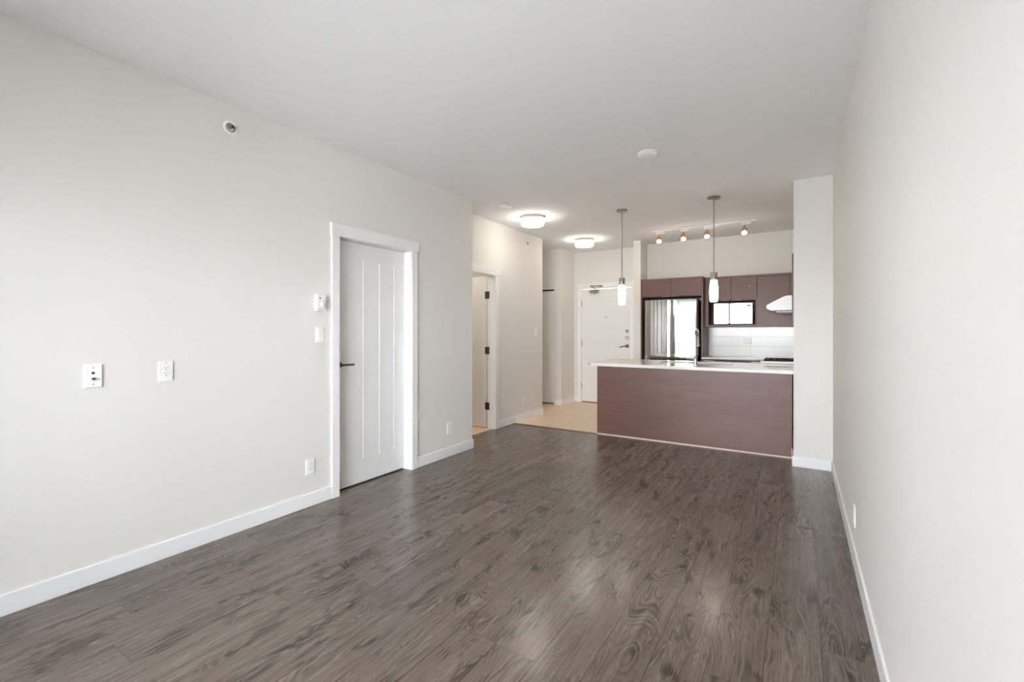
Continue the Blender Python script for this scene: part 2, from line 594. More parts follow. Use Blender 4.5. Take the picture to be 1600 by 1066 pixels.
struct(box('wall_bathroom', 'wall', (XF, XH - 0.115, 6.172, 6.287, 0, H)))
struct(MB().prism([(XF, H), (XF, 0), (-4.95, 0), (-4.95, 2.037), (-3.66, 2.037), (-3.66, 0), (-3.52, 0), (-3.52, H)], 'Y', 7.20, 7.30).build('wall_closet', 'wall'))
struct(box('wall_entry_side', 'wall', (-3.62, -3.52, 7.30, YE, 0, H)))
struct(MB().prism([(XF, H), (XF, 0), (-3.392, 0), (-3.392, 2.078), (-2.43, 2.078), (-2.43, 0), (-2.132, 0), (-2.132, H)], 'Y', YE, YE + 0.15).build('wall_entry', 'wall'))
struct(box('wall_wing', 'wall', (-2.245, -2.132, 7.22, YE, 0, H)))
struct(box('wall_kitchen', 'wall', (-2.132, XR, YK, YE + 0.15, 0, H)))
struct(box('wall_right', 'wall', (XR, XR + 0.15, WIN_Y, YE + 0.15, 0, H)))
struct(box('wall_column', 'wall', (-0.0432, XR, 5.135, 5.50, 0, H)))
struct(box('wall_far_left', 'wall', (XF - 0.1, XF, WIN_Y, YE + 0.3, 0, H)))
struct(box('wall_outside_entry', 'wall', (-3.6, -2.2, YE + 0.32, YE + 0.4, 0, H)))
# glazed wall behind the camera
struct(MB().prism([(XF, 0), (WIN_X0, 0), (WIN_X0, WIN_Z1), (WIN_X1, WIN_Z1), (WIN_X1, 0), (XR + 0.15, 0), (XR + 0.15, H), (XF, H)], 'Y', WIN_Y - 0.2, WIN_Y).build('wall_back', 'wall'))
win = struct(thing('window_1', ((WIN_X0 + WIN_X1) / 2, WIN_Y - 0.1, 0), None, None))
fr = MB()
for x in (WIN_X0, -1.91, -0.87, WIN_X1 - 0.06):
    fr.box(x, x + 0.06, WIN_Y - 0.13, WIN_Y - 0.07, 0.0, WIN_Z1)
fr.box(WIN_X0, WIN_X1, WIN_Y - 0.13, WIN_Y - 0.07, 0.0, 0.06)
fr.box(WIN_X0, WIN_X1, WIN_Y - 0.13, WIN_Y - 0.07, WIN_Z1 - 0.06, WIN_Z1)
fr.build('window_frame', 'trim', win)
for x0, x1 in ((WIN_X0 + 0.06, -1.91), (-1.85, -0.87), (-0.81, WIN_X1 - 0.06)):
    box('window_pane', 'glass', (x0, x1, WIN_Y - 0.103, WIN_Y - 0.097, 0.06, WIN_Z1 - 0.06), win)

# unseen balcony added to shape the daylight: deck bounces it, slab blocks high sky
struct(box('bounce_deck', 'concrete', (XF, XR + 1.5, WIN_Y - 1.9, WIN_Y - 0.21, -0.25, -0.08)))
struct(box('sky_block_slab', 'concrete', (XF, XR + 1.5, WIN_Y - 2.0, WIN_Y - 0.21, H - 0.35, H + 0.1)))

struct(box('sky_block_parapet', 'concrete', (XF, XR + 1.5, WIN_Y - 2.0, WIN_Y - 1.9, -0.25, 1.07)))  # unseen parapet, added to cut low daylight on walls and floor

# baseboards
BB, BT = 0.098, 0.012
def base(name, b):
    return struct(box(name, 'trim', b, bevel=0.003))
base('baseboard_left', (XL, XL + BT, WIN_Y, 2.232, 0, BB))
struct(MB().prism([(XL, 3.159), (XL + BT, 3.159), (XL + BT, 4.047), (XL - 0.3, 4.047), (XL - 0.3, 4.035), (XL, 4.035)], 'Z', 0, BB).build('baseboard_corner', 'trim', bevel=0.003))
base('baseboard_right', (XR - BT, XR, WIN_Y, 5.123, 0, BB))
struct(MB().prism([(-0.0432 - BT, 5.123), (XR, 5.123), (XR, 5.135), (-0.0432, 5.135), (-0.0432, 5.43), (-0.0432 - BT, 5.43)], 'Z', 0, BB).build('baseboard_column', 'trim', bevel=0.003))
struct(MB().prism([(XH, 5.056), (XH + BT, 5.056), (XH + BT, 6.299), (XH - 0.6, 6.299), (XH - 0.6, 6.287), (XH, 6.287)], 'Z', 0, BB).build('baseboard_hall', 'trim', bevel=0.003))
struct(MB().prism([(-3.66, 7.188), (-3.508, 7.188), (-3.508, YE), (-3.52, YE), (-3.52, 7.20), (-3.66, 7.20)], 'Z', 0, BB).build('baseboard_closet', 'trim', bevel=0.003))
base('baseboard_entry', (-3.508, -3.447, YE - BT, YE, 0, BB))
struct(box('trim_1', 'transition', (XH + BT, -2.16, YT - 0.018, YT + 0.018, 0, 0.006), bevel=0.002))

# ------------------------------------------------------------------ door 1 (living room, shut)
d1 = struct(thing('door_1', (XL, 2.695, 0), 'shut white door with three vertical grooves in the wall between thermostat and corner', None))
box('door_jamb', 'trim', (XL - 0.115, XL, 2.286, 2.304, 0, 2.04), d1)
box('door_jamb', 'trim', (XL - 0.115, XL, 3.087, 3.105, 0, 2.04), d1)
box('door_jamb', 'trim', (XL - 0.115, XL, 2.286, 3.105, 2.04, 2.058), d1)
box('casing', 'trim', (XL, XL + 0.018, 2.232, 2.299, 0, 2.040), d1, 0.002)
box('casing', 'trim', (XL, XL + 0.018, 3.092, 3.160, 0, 2.040), d1, 0.002)
box('casing', 'trim', (XL, XL + 0.022, 2.224, 3.178, 2.040, 2.136), d1, 0.002)
# leaf with three grooves cut from its outline (plan section, extruded), flat above and below
LX = -3.150
groove_y = (2.608, 2.786, 2.956)
def leaf_plan(grooves):
    pts = [(LX - 0.034, 2.307), (LX, 2.307)]
    for gy in grooves:
        pts += [(LX, gy - 0.006), (LX - 0.006, gy), (LX, gy + 0.006)]
    pts += [(LX, 3.084), (LX - 0.034, 3.084)]
    return pts
leaf = MB()
leaf.prism(leaf_plan(()), 'Z', 0.012, 0.208)
leaf.prism(leaf_plan(groove_y), 'Z', 0.208, 1.888)
leaf.prism(leaf_plan(()), 'Z', 1.888, 2.037)
leaf = leaf.build('door_leaf', 'door', d1)
lever = MB()
lever.lathe([(0.0, 0.0), (0.026, 0.0), (0.026, 0.008), (0.022, 0.011), (0.011, 0.012), (0.011, 0.046), (0.009, 0.05), (0.0, 0.05)], (LX, 2.368, 1.022), 'X', 24, cap=False)
lever.tube([(LX + 0.046, 2.362, 1.022), (LX + 0.048, 2.39, 1.022), (LX + 0.048, 2.478, 1.020)], [0.0085, 0.0085, 0.008], 12)
lever.build('door_handle', 'bronze', leaf, smooth=True)

# ------------------------------------------------------------------ door 2 (hall, standing open into the bathroom)
d2 = struct(thing('door_2', (XH, 4.57, 0), 'open white door with dark hinges in the hallway wall', None))
box('door_jamb', 'trim', (XH - 0.115, XH, 4.165, 4.183, 0, 2.03), d2)
box('door_jamb', 'trim', (XH - 0.115, XH, 4.957, 4.975, 0, 2.03), d2)
box('door_jamb', 'trim', (XH - 0.115, XH, 4.165, 4.975, 2.03, 2.05), d2)
box('casing', 'trim', (XH, XH + 0.018, 4.112, 4.178, 0, 2.03), d2, 0.002)
box('casing', 'trim', (XH, XH + 0.018, 4.962, 5.050, 0, 2.03), d2, 0.002)
box('casing', 'trim', (XH, XH + 0.022, 4.094, 5.066, 2.03, 2.135), d2, 0.002)
lf2 = box('door_leaf', 'door', (-4.285, -3.530, 4.962, 4.997, 0.012, 2.025), d2, 0.002)
for z in (1.778, 1.037, 0.296):
    hm = MB()
    hm.tube([(-3.523, 4.9545, z - 0.050), (-3.523, 4.9545, z + 0.050)], 0.0068, 14)
    hm.box(-3.515, -3.480, 4.9545, 4.9568, z - 0.048, z + 0.048)
    hm.box(-3.556, -3.5305, 4.9595, 4.9618, z - 0.048, z + 0.048)
    hm.build('hinge', 'darkhinge', d2)
bl = bpy.data.lights.new('bathroom_fill', 'POINT')  # unseen fill light, added to brighten the open door leaf
bl.energy = 5.0
bl.color = (1.0, 0.90, 0.78)
bl.shadow_soft_size = 0.12
blo = bpy.data.objects.new('bathroom_fill', bl)
blo.location = (-4.3, 4.55, 2.55)
COL.objects.link(blo)

# ------------------------------------------------------------------ door 3 (entrance)
d3 = struct(thing('door_3', (-2.91, YE, 0), 'white flat entrance door with door closer, peephole and lever at the end of the hall', None))
box('door_jamb', 'trim', (-3.392, -3.374, YE - 0.002, YE + 0.12, 0, 2.064), d3)
box('door_jamb', 'trim', (-2.448, -2.430, YE - 0.002, YE + 0.12, 0, 2.064), d3)
box('door_jamb', 'trim', (-3.392, -2.430, YE - 0.002, YE + 0.12, 2.064, 2.078), d3)
box('casing', 'trim', (-3.447, -3.380, YE - 0.016, YE, 0, 2.075), d3, 0.002)
box('casing', 'trim', (-2.442, -2.375, YE - 0.016, YE, 0, 2.075), d3, 0.002)
box('casing', 'trim', (-3.452, -2.370, YE - 0.019, YE, 2.075, 2.158), d3, 0.002)
lf3 = box('door_leaf', 'door', (-3.368, -2.459, YE + 0.006, YE + 0.05, 0.014, 2.053), d3, 0.002)
DY = YE + 0.006
for z in (1.80, 1.07, 0.295):
    MB().tube([(-3.373, DY - 0.006, z - 0.055), (-3.373, DY - 0.006, z + 0.055)], 0.008, 12).build('hinge', 'hinge', d3, smooth=True)
MB().lathe([(0, 0), (0.011, 0), (0.011, -0.004), (0.006, -0.006), (0, -0.006)], (-2.912, DY, 1.545), 'Y', 16, cap=False).build('peephole', 'grey_slot', lf3)
MB().lathe([(0, 0), (0.027, 0), (0.027, -0.012), (0.022, -0.016), (0, -0.016)], (-2.521, DY, 1.298), 'Y', 24, cap=False).build('deadbolt', 'nickel', lf3, smooth=True)
kb = MB().lathe([(0, 0), (0.031, 0), (0.031, -0.010), (0.026, -0.014), (0, -0.014)], (-2.521, DY, 1.176), 'Y', 24, cap=False)
kb.box(-2.525, -2.517, DY - 0.032, DY - 0.014, 1.156, 1.194)
kb.build('thumb_turn', 'chrome', lf3, smooth=True)
lv = MB().lathe([(0, 0), (0.032, 0), (0.032, -0.008), (0.028, -0.012), (0.012, -0.013), (0.012, -0.05), (0, -0.05)], (-2.521, DY, 1.037), 'Y', 24, cap=False)
lv.tube([(-2.515, DY - 0.05, 1.037), (-2.56, DY - 0.052, 1.035), (-2.643, DY - 0.05, 1.019)], [0.011, 0.010, 0.009], 12)
lv.build('door_handle', 'bronze', lf3, smooth=True)
clo = MB().box(-3.205, -3.030, DY - 0.045, DY, 1.985, 2.038)
clo.lathe([(0, 0.0), (0.013, 0.0), (0.013, 0.03), (0, 0.03)], (-3.105, DY - 0.024, 2.038), 'Z', 16, cap=False)
clo.lathe([(0, 0.0), (0.010, 0.0), (0.010, 0.02), (0, 0.02)], (-3.105, DY - 0.024, 1.966), 'Z', 16, cap=False)
clo = clo.build('door_closer', 'chrome', lf3, 0.004)
MB().tube([(-3.105, DY - 0.024, 2.064), (-3.145, DY - 0.14, 2.100)], 0.009, 10).build('closer_arm', 'nickel', clo)
MB().tube([(-3.145, DY - 0.14, 2.106), (-2.99, DY - 0.032, 2.104)], 0.008, 10).build('closer_arm', 'nickel', clo)
box('closer_bracket', 'nickel', (-3.03, -2.96, YE - 0.030, YE - 0.019, 2.088, 2.116), clo)
box('threshold', 'darkgap', (-3.374, -2.448, YE - 0.001, YE + 0.06, 0, 0.011), d3)

# ------------------------------------------------------------------ closet door (bifold, in door frame beside the entry)
d4 = struct(thing('door_4', (-4.3, 7.25, 0), 'white bifold closet door under a dark top track beside the entrance', None))
for x0, x1 in ((-3.982, -3.664), (-4.304, -3.986), (-4.626, -4.308), (-4.946, -4.630)):
    box('door_panel', 'door', (x0, x1, 7.225, 7.255, 0.022, 2.010), d4, 0.003)
box('top_track', 'darkgap', (-4.948, -3.662, 7.215, 7.265, 2.020, 2.0365), d4)

# ------------------------------------------------------------------ wall plates (built facing +X at the origin, y across, z up)
def plate(mb, w=0.072, h=0.116, t=0.0065):
    b = 0.004
    mb.prism([(-w / 2, -h / 2), (w / 2, -h / 2), (w / 2, h / 2), (-w / 2, h / 2)], 'X', 0, t * 0.45)
    # bevelled upper step
    lo = [(-w / 2, -h / 2), (w / 2, -h / 2), (w / 2, h / 2), (-w / 2, h / 2)]
    hi = [(-w / 2 + b, -h / 2 + b), (w / 2 - b, -h / 2 + b), (w / 2 - b, h / 2 - b), (-w / 2 + b, h / 2 - b)]
    a = [mb.bm.verts.new((t * 0.45, *p)) for p in lo]
    c = [mb.bm.verts.new((t, *p)) for p in hi]
    for k in range(4):
        mb.bm.faces.new((a[k], a[(k + 1) % 4], c[(k + 1) % 4], c[k]))
    mb.bm.faces.new(c)
    return mb

OUT_GROUP = 'duplex outlets on the walls'
def make_outlet(loc, label):
    t = thing('wall_outlet', loc, label, 'outlet', None)
    plate(MB()).build('cover_plate', 'plastic', t, local=True)
    f = MB().box(0.006, 0.0085, -0.0165, 0.0165, -0.034, 0.034).build('receptacle', 'plastic', t, 0.001, local=True)
    s = MB()
    for zc in (0.0165, -0.0165):
        s.box(0.0083, 0.0088, -0.0078, -0.0056, zc + 0.001, zc + 0.010)
        s.box(0.0083, 0.0088, 0.0056, 0.0078, zc + 0.002, zc + 0.009)
        s.lathe([(0, 0), (0.0026, 0), (0.0026, 0.0006), (0, 0.0006)], (0.0083, 0, zc - 0.006), 'X', 10, cap=False)
    s.build('socket_slots', 'slot', f, local=True)
    MB().lathe([(0, 0), (0.003, 0), (0.0026, 0.001), (0, 0.001)], (0.0062, 0, 0.0475), 'X', 10, cap=False).build('screw', 'grey_slot', t, local=True)
    return t
# eye-level outlet, then its repeats
o1 = make_outlet((XL, 1.145, 1.066), 'white duplex outlet at waist height on the long wall, beside the cable plate')
dup(o1, (XL, 2.054, 0.294), 0, 'white duplex outlet low on the wall below the thermostat')
dup(o1, (XL, 3.641, 0.291), 0, 'white duplex outlet low on the wall between the grooved door and the corner')
dup(o1, (XH, 5.695, 0.292), 0, 'small white outlet low on the hallway wall past the open door')
dup(o1, (XR, 3.175, 0.264), PI, 'white outlet seen edge-on low on the wall across the room from the doors')

t = thing('cable_plate', (XL, 0.8275, 1.065), 'white cable and phone jack plate at waist height, alone furthest from the doors', 'wall plate')
plate(MB(), 0.074, 0.120, 0.008).build('cover_plate', 'plastic', t, local=True)
MB().lathe([(0, 0), (0.0065, 0), (0.0065, 0.002), (0, 0.002)], (0.0075, -0.001, 0.016), 'X', 12, cap=False).build('jack_hole', 'slot', t, local=True)
MB().lathe([(0, 0), (0.0065, 0), (0.0065, 0.004), (0.0045, 0.004), (0.0045, 0.016), (0, 0.016)], (0.0075, -0.001, -0.014), 'X', 12, cap=False).build('cable_connector', 'bronze', t, local=True)
for z in (0.044, -0.042):
    MB().lathe([(0, 0), (0.003, 0), (0.0026, 0.001), (0, 0.001)], (0.0075, 0, z), 'X', 10, cap=False).build('screw', 'grey_slot', t, local=True)

def make_switch(loc, label):
    t = thing('light_switch', loc, label, 'light switch')
    plate(MB()).build('cover_plate', 'plastic', t, local=True)
    r = MB()
    r.prism([(0.005, -0.030), (0.0125, -0.030), (0.0085, 0.0), (0.0075, 0.030), (0.005, 0.030)], 'Y', -0.0165, 0.0165)
    for v in r.bm.verts:
        pass
    r.build('rocker', 'plastic', t, 0.0008, local=True)
    return t
s1 = make_switch((XL, 2.135, 1.269), 'white rocker light switch on the wall under the thermostat')
dup(s1, (XH, 6.075, 1.273), 0, 'white light switch on the hallway wall near its far end')

t = thing('thermostat', (XL, 2.128, 1.508), 'white boxy thermostat with round dial above the switch beside the grooved door', 'thermostat')
MB().box(0, 0.035, -0.038, 0.038, -0.061, 0.061).build('housing', 'plastic', t, 0.004, local=True)
MB().lathe([(0, 0), (0.022, 0), (0.021, 0.006), (0.015, 0.009), (0, 0.009)], (0.035, 0.006, -0.014), 'X', 32, cap=False).build('dial', 'plastic', t, smooth=True, local=True)
MB().lathe([(0, 0.0), (0.012, 0.0), (0.011, 0.003), (0, 0.003)], (0.044, 0.006, -0.014), 'X', 24, cap=False).build('dial_cap', 'plastic', t, smooth=True, local=True)
MB().box(0.0345, 0.0358, -0.020, -0.006, 0.032, 0.040).build('indicator', 'slot', t, local=True)
MB().box(0.0345, 0.0355, -0.030, 0.030, -0.046, -0.0445).build('seam_line', 'grey_slot', t, local=True)

# sprinklers
def make_sprinkler(loc, label, r=0.045):
    t = thing('fire_sprinkler', loc, label, 'sprinkler')
    MB().lathe([(r * 0.62, 0.001), (r * 0.98, 0.0), (r, 0.004), (r * 0.9, 0.009), (r * 0.66, 0.010), (r * 0.6, 0.004), (r * 0.62, 0.001)], (0, 0, 0), 'X', 36, cap=False).build('cover_ring', 'plastic', t, smooth=True, local=True)
    MB().lathe([(r * 0.44, 0.0005), (r * 0.64, 0.0005), (r * 0.64, 0.001), (r * 0.44, 0.001), (r * 0.44, 0.0005)], (0, 0, 0), 'X', 24, cap=False).build('recess_ring', 'grey_slot', t, local=True)
    MB().lathe([(0, 0.0005), (r * 0.435, 0.0005), (r * 0.435, 0.003), (0, 0.003)], (0, 0, 0), 'X', 24, cap=False).build('cup', 'plastic', t, local=True)
    hd = MB().lathe([(0, 0), (r * 0.26, 0), (r * 0.26, 0.010), (r * 0.16, 0.012), (r * 0.16, 0.020), (0, 0.020)], (0, 0, 0), 'X', 16, cap=False)
    hd.box(0.008, 0.030, r * 0.27, r * 0.37, -0.004, 0.004)
    hd.box(0.008, 0.030, -r * 0.37, -r * 0.27, -0.004, 0.004)
    hd.box(0.026, 0.030, -r * 0.37, r * 0.37, -0.006, 0.006)
    hd.build('sprinkler_head', 'hinge', t, local=True)
    MB().lathe([(0, 0), (r * 0.17, 0), (r * 0.17, 0.0015), (0, 0.0015)], (0.030, 0, 0), 'X', 14, cap=False).build('deflector', 'slot', t, local=True)
    return t
sp = make_sprinkler((XL, 1.496, 2.592), 'round white fire sprinkler high on the long wall near the ceiling')
dup(sp, (XH, 5.80, 2.588), 0, 'small fire sprinkler high on the hallway wall near the ceiling light')

# ------------------------------------------------------------------ ceiling fittings
def make_detector(loc, r, h, label):
    t = thing('smoke_detector', loc, label, 'smoke detector')
    MB().lathe([(0, 0), (r, 0), (r, -0.008), (0, -0.008)], (0, 0, 0), 'Z', 40, cap=False).build('mount_plate', 'plastic', t, smooth=True, local=True)
    MB().lathe([(0, -0.0095), (r * 0.96, -0.0095), (r * 0.96, -h * 0.6), (r * 0.82, -h * 0.92), (r * 0.5, -h), (0, -h)], (0, 0, 0), 'Z', 40, cap=False).build('housing', 'plastic', t, smooth=True, local=True)
    MB().lathe([(0, -h), (0.012, -h), (0.012, -h - 0.002), (0, -h - 0.002)], (r * 0.35, 0, 0), 'Z', 16, cap=False).build('test_button', 'plastic', t, smooth=True, local=True)
    return t
make_detector((-1.035, 3.70, H), 0.078, 0.030, 'round white detector disc on the ceiling in the middle of the living room')
make_detector((-2.86, 4.40, H), 0.067, 0.036, 'small round white smoke detector on the ceiling near the hallway corner')

def make_ceiling_light(loc, label):
    t = thing('ceiling_light', loc, label, 'ceiling light', 'flush drum lights in the hallway')
    MB().lathe([(0, 0), (0.150, 0), (0.150, -0.034), (0.143, -0.034), (0.143, -0.010), (0, -0.010)], (0, 0, 0), 'Z', 48, cap=False).build('metal_band', 'nickel', t, smooth=True, local=True)
    MB().lathe([(0.1405, -0.014), (0.1405, -0.095), (0.136, -0.106), (0.12, -0.112), (0, -0.114)], (0, 0, 0), 'Z', 48, cap=False).build('glass_shade', 'glow_ceiling', t, smooth=True, local=True)
    for k in range(3):
        a = -PI / 2 - 0.35 + k * 2 * PI / 3
        MB().box(0.149, 0.154, -0.008, 0.008, -0.036, -0.002).build('clip', 'chrome', t, local=True).rotation_euler = (0, 0, a)
    return t
cl = make_ceiling_light((-2.845, 5.00, H), 'lit flush drum light nearest the living room, over the hallway floor')
dup(cl, (-2.855, 6.66, H), 0, 'lit flush drum light further down the hall in front of the entrance door')

def make_pendant(loc, label):
    t = thing('pendant_light', loc, label, 'pendant light', 'pendants over the peninsula')
    cp = MB().lathe([(0, 0), (0.064, 0), (0.064, -0.016), (0.060, -0.020), (0.012, -0.021), (0.012, -0.028), (0, -0.028)], (0, 0, 0), 'Z', 40, cap=False).build('canopy', 'nickel', t, smooth=True, local=True)
    for s in (-1, 1):
        MB().lathe([(0, 0), (0.004, 0), (0.004, -0.006), (0, -0.006)], (s * 0.04, 0, -0.020), 'Z', 12, cap=False).build('screw', 'chrome', cp, local=True)
    MB().tube([(0, 0, -0.024), (0, 0, -0.812)], 0.0065, 12).build('rod', 'nickel', t, smooth=True, local=True)
    MB().lathe([(0, -0.806), (0.012, -0.806), (0.013, -0.811), (0.035, -0.812), (0.0355, -0.815), (0.0355, -0.893), (0.033, -0.895), (0, -0.895)], (0, 0, 0), 'Z', 32, cap=False).build('socket_cap', 'nickel', t, smooth=True, local=True)
    MB().lathe([(0, -0.896), (0.034, -0.896), (0.0375, -0.93), (0.0425, -0.98), (0.0445, -1.02), (0.043, -1.06), (0.039, -1.11), (0.0365, -1.125), (0.030, -1.127), (0, -1.127)], (0, 0, 0), 'Z', 36, cap=False).build('glass_shade', 'glow_pendant', t, smooth=True, local=True)
    return t
pd = make_pendant((-1.786, 5.29, H), 'slim lit glass pendant hanging in front of the entrance door')
dup(pd, (-0.776, 5.31, H), 0, 'slim lit glass pendant hanging in front of the microwave cabinet')

TY = 6.65
trk = thing('track_light', (-1.13, TY, H), 'white ceiling track with four lit spot heads over the kitchen', 'track light')
box('track', 'track', (-1.80, -0.47, TY - 0.017, TY + 0.017, H - 0.020, H), trk, 0.002)
box('feed_box', 'track', (-0.985, -0.905, TY - 0.022, TY + 0.022, H - 0.042, H - 0.020), trk, 0.003)
for hx in (-1.698, -1.364, -1.056, -0.603):
    h = MB().box(hx - 0.035, hx + 0.078, TY - 0.017, TY + 0.017, H - 0.056, H - 0.020).build('spot_head', 'track', trk, 0.003)
    gm = MB()
    gm.tube([(hx, TY, H - 0.056), (hx, TY, H - 0.085)], 0.008, 10)
    pts = [(hx + 0.026 * math.cos(a), TY, H - 0.108 + 0.026 * math.sin(a)) for a in [PI * 2 * k / 20 for k in range(21)]]
    gm.tube(pts, 0.005, 8)
    gm.lathe([(0, 0.012), (0.013, 0.012), (0.018, -0.012), (0.022, -0.018), (0, -0.018)], (hx, TY, H - 0.112), 'Z', 20, cap=False)
    gm.build('gimbal', 'brass', h, smooth=True)
    MB().lathe([(0.020, 0.010), (0.032, 0.004), (0.034, 0.0), (0.032, -0.006), (0.030, -0.007), (0.020, 0.004)], (hx, TY, H - 0.142), 'Z', 28, cap=False).build('bulb_rim', 'clearglass', h, smooth=True)
    MB().lathe([(0, 0.002), (0.024, 0.002), (0.028, -0.008), (0.027, -0.020), (0.020, -0.027), (0, -0.029)], (hx, TY, H - 0.148), 'Z', 28, cap=False).build('bulb', 'glow_bulb', h, smooth=True)

# ------------------------------------------------------------------ peninsula
CT0, CT1 = 0.858, 0.894
PX0, PX1 = -2.157, -0.0575
pen = thing('peninsula_cabinet', (-1.1, 5.9, 0), 'long dark brown wood peninsula cabinet under the white counter beside the wall stub', 'cabinet')
box('front_panel', 'cabinet', (PX0, PX1, 5.438, 5.458, 0.013, CT0 - 0.001), pen, 0.001)
box('end_panel', 'cabinet', (PX0, PX0 + 0.02, 5.4585, 6.40, 0.0, CT0 - 0.001), pen, 0.001)
box('end_panel', 'cabinet', (PX1 - 0.02, PX1, 5.505, 6.40, 0.0, CT0 - 0.001), pen, 0.001)
box('cabinet_bottom', 'cabdark', (PX0 + 0.0205, PX1 - 0.0205, 5.4585, 6.38, 0.09, 0.108), pen)
xs = [PX0 + 0.022 + k * (PX1 - PX0 - 0.044) / 4 for k in range(5)]
for a, b in zip(xs, xs[1:]):
    dr = box('cabinet_door', 'cabinet', (a + 0.002, b - 0.002, 6.382, 6.402, 0.11, CT0 - 0.006), pen, 0.001)
    box('pull', 'nickel', ((a + b) / 2 - 0.06, (a + b) / 2 + 0.06, 6.4025, 6.416, CT0 - 0.03, CT0 - 0.02), dr)
box('base_strip', 'strip', (PX0 - 0.001, PX1, 5.430, 5.450, 0.0, 0.0125), pen)
box('side_strip', 'strip', (PX1 - 0.006, PX1 + 0.001, 5.431, 5.4375, 0.013, 0.10), pen)

# worktop with a sink cut-out
SX0, SX1, SY0, SY1 = -1.53, -0.68, 5.945, 6.345
def slab_with_hole(x0, x1, y0, y1, hx0, hx1, hy0, hy1, z0, z1, rr):
    mb = MB()
    def corner(cx, cy, r, a0, n=6):
        return [(cx + r * math.cos(a0 + PI / 2 * k / n), cy + r * math.sin(a0 + PI / 2 * k / n)) for k in range(n + 1)]
    # outer ring in four blocks sharing the same faces' plane; joined corner to corner
    outer = [(x0, y0), (x1, y0), (x1, y1), (x0, y1)]
    inner = [(hx0, hy0), (hx1, hy0), (hx1, hy1), (hx0, hy1)]
    V = {}
    for z in (z0, z1):
        for nm, ring in (('o', outer), ('i', inner)):
            for k, p in enumerate(ring):
                V[nm, k, z] = mb.bm.verts.new((*p, z))
    for k in range(4):
        q = (k + 1) % 4
        for z in (z0, z1):
            mb.bm.faces.new((V['o', k, z], V['o', q, z], V['i', q, z], V['i', k, z]))
        mb.bm.faces.new((V['o', k, z0], V['o', q, z0], V['o', q, z1], V['o', k, z1]))
        mb.bm.faces.new((V['i', k, z0], V['i', q, z0], V['i', q, z1], V['i', k, z1]))
    # round the two free corners at the hall end
    ed = [e for e in mb.bm.edges if abs(e.verts[0].co.x - x0) < 1e-6 and abs(e.verts[1].co.x - x0) < 1e-6 and abs(e.verts[0].co.z - e.verts[1].co.z) > 1e-3]
    bmesh.ops.bevel(mb.bm, geom=ed, offset=rr, segments=6, affect='EDGES', profile=0.5)
    return mb
ct = slab_with_hole(-2.291, -0.0445, 5.412, 6.48, SX0, SX1, SY0, SY1, CT0, CT1, 0.035).build('countertop', 'quartz', bevel=0.003)
tag(ct, 'white quartz countertop with sink cut-out on the peninsula', 'countertop')

# sink
sk = thing('kitchen_sink', ((SX0 + SX1) / 2, (SY0 + SY1) / 2, CT0 - 0.2), 'stainless double bowl sink set into the peninsula counter', 'sink')
sd = -1.075
def bowl(x0, x1):
    mb = MB()
    z1, z0, t = CT0 - 0.0005, CT0 - 0.185, 0.004
    y0, y1 = SY0 - 0.012, SY1 + 0.012
    mb.box(x0, x0 + t, y0, y1, z0, z1)
    mb.box(x1 - t, x1, y0, y1, z0, z1)
    mb.box(x0 + t, x1 - t, y0, y0 + t, z0, z1)
    mb.box(x0 + t, x1 - t, y1 - t, y1, z0, z1)
    mb.box(x0, x1, y0, y1, z0 - t, z0)
    return mb
for x0, x1 in ((SX0 - 0.012, sd - 0.012), (sd + 0.012, SX1 + 0.012)):
    b = bowl(x0, x1).build('bowl', 'steel', sk)
    MB().lathe([(0, 0.001), (0.04, 0.001), (0.045, 0.004), (0.038, 0.005), (0, 0.003)], ((x0 + x1) / 2, (SY0 + SY1) / 2, CT0 - 0.185), 'Z', 24, cap=False).build('drain', 'chrome', b, smooth=True)
box('divider', 'steel', (sd - 0.012, sd + 0.012, SY0 - 0.012, SY1 + 0.012, CT0 - 0.012, CT0 - 0.0005), sk)

# faucet
FX, FY = -1.066, 5.875
fc = thing('kitchen_faucet', (FX, FY, CT1), 'tall chrome spring faucet standing on the peninsula beside the sink', 'faucet')
MB().lathe([(0, 0), (0.027, 0), (0.027, 0.006), (0.022, 0.012), (0.022, 0.100), (0.019, 0.106), (0, 0.106)], (FX, FY, CT1), 'Z', 28, cap=False).build('base', 'chrome', fc, smooth=True)
MB().tube([(FX, FY, CT1 + 0.100), (FX, FY, CT1 + 0.330)], 0.0125, 16).build('riser', 'chrome', fc, smooth=True)
hd = MB().tube([(FX - 0.018, FY, CT1 + 0.066), (FX - 0.108, FY, CT1 + 0.068)], [0.012, 0.0105], 14)
hd.build('lever', 'chrome', fc, smooth=True)
# arch with spring coil, going over the sink and down to the spray head
arc = [(FX, FY, CT1 + 0.325)]
for k in range(13):
    a = PI - PI * k / 12
    arc.append((FX, FY + 0.09 + 0.09 * math.cos(a), CT1 + 0.330 + 0.09 * math.sin(a)))
arc.append((FX, FY + 0.18, CT1 + 0.300))
hose = MB().tube(arc, 0.008, 10).build('hose', 'nickel', fc, smooth=True)
coil, turns, per = [], 34, 10
seglen = [0]
for a, b in zip(arc, arc[1:]):
    seglen.append(seglen[-1] + (Vector(b) - Vector(a)).length)
def along(s):
    s *= seglen[-1]
    for k in range(len(arc) - 1):
        if s <= seglen[k + 1] or k == len(arc) - 2:
            f = (s - seglen[k]) / (seglen[k + 1] - seglen[k])
            A, B = Vector(arc[k]), Vector(arc[k + 1])
            return A.lerp(B, f), (B - A).normalized()
for k in range(turns * per + 1):
    p, d = along(k / (turns * per))
    xa = Vector((1, 0, 0))
    ya = d.cross(xa)
    a = 2 * PI * k / per
    coil.append(p + xa * 0.014 * math.cos(a) + ya * 0.014 * math.sin(a))
MB().tube(coil, 0.0025, 5).build('spring', 'chrome', hose, smooth=True)
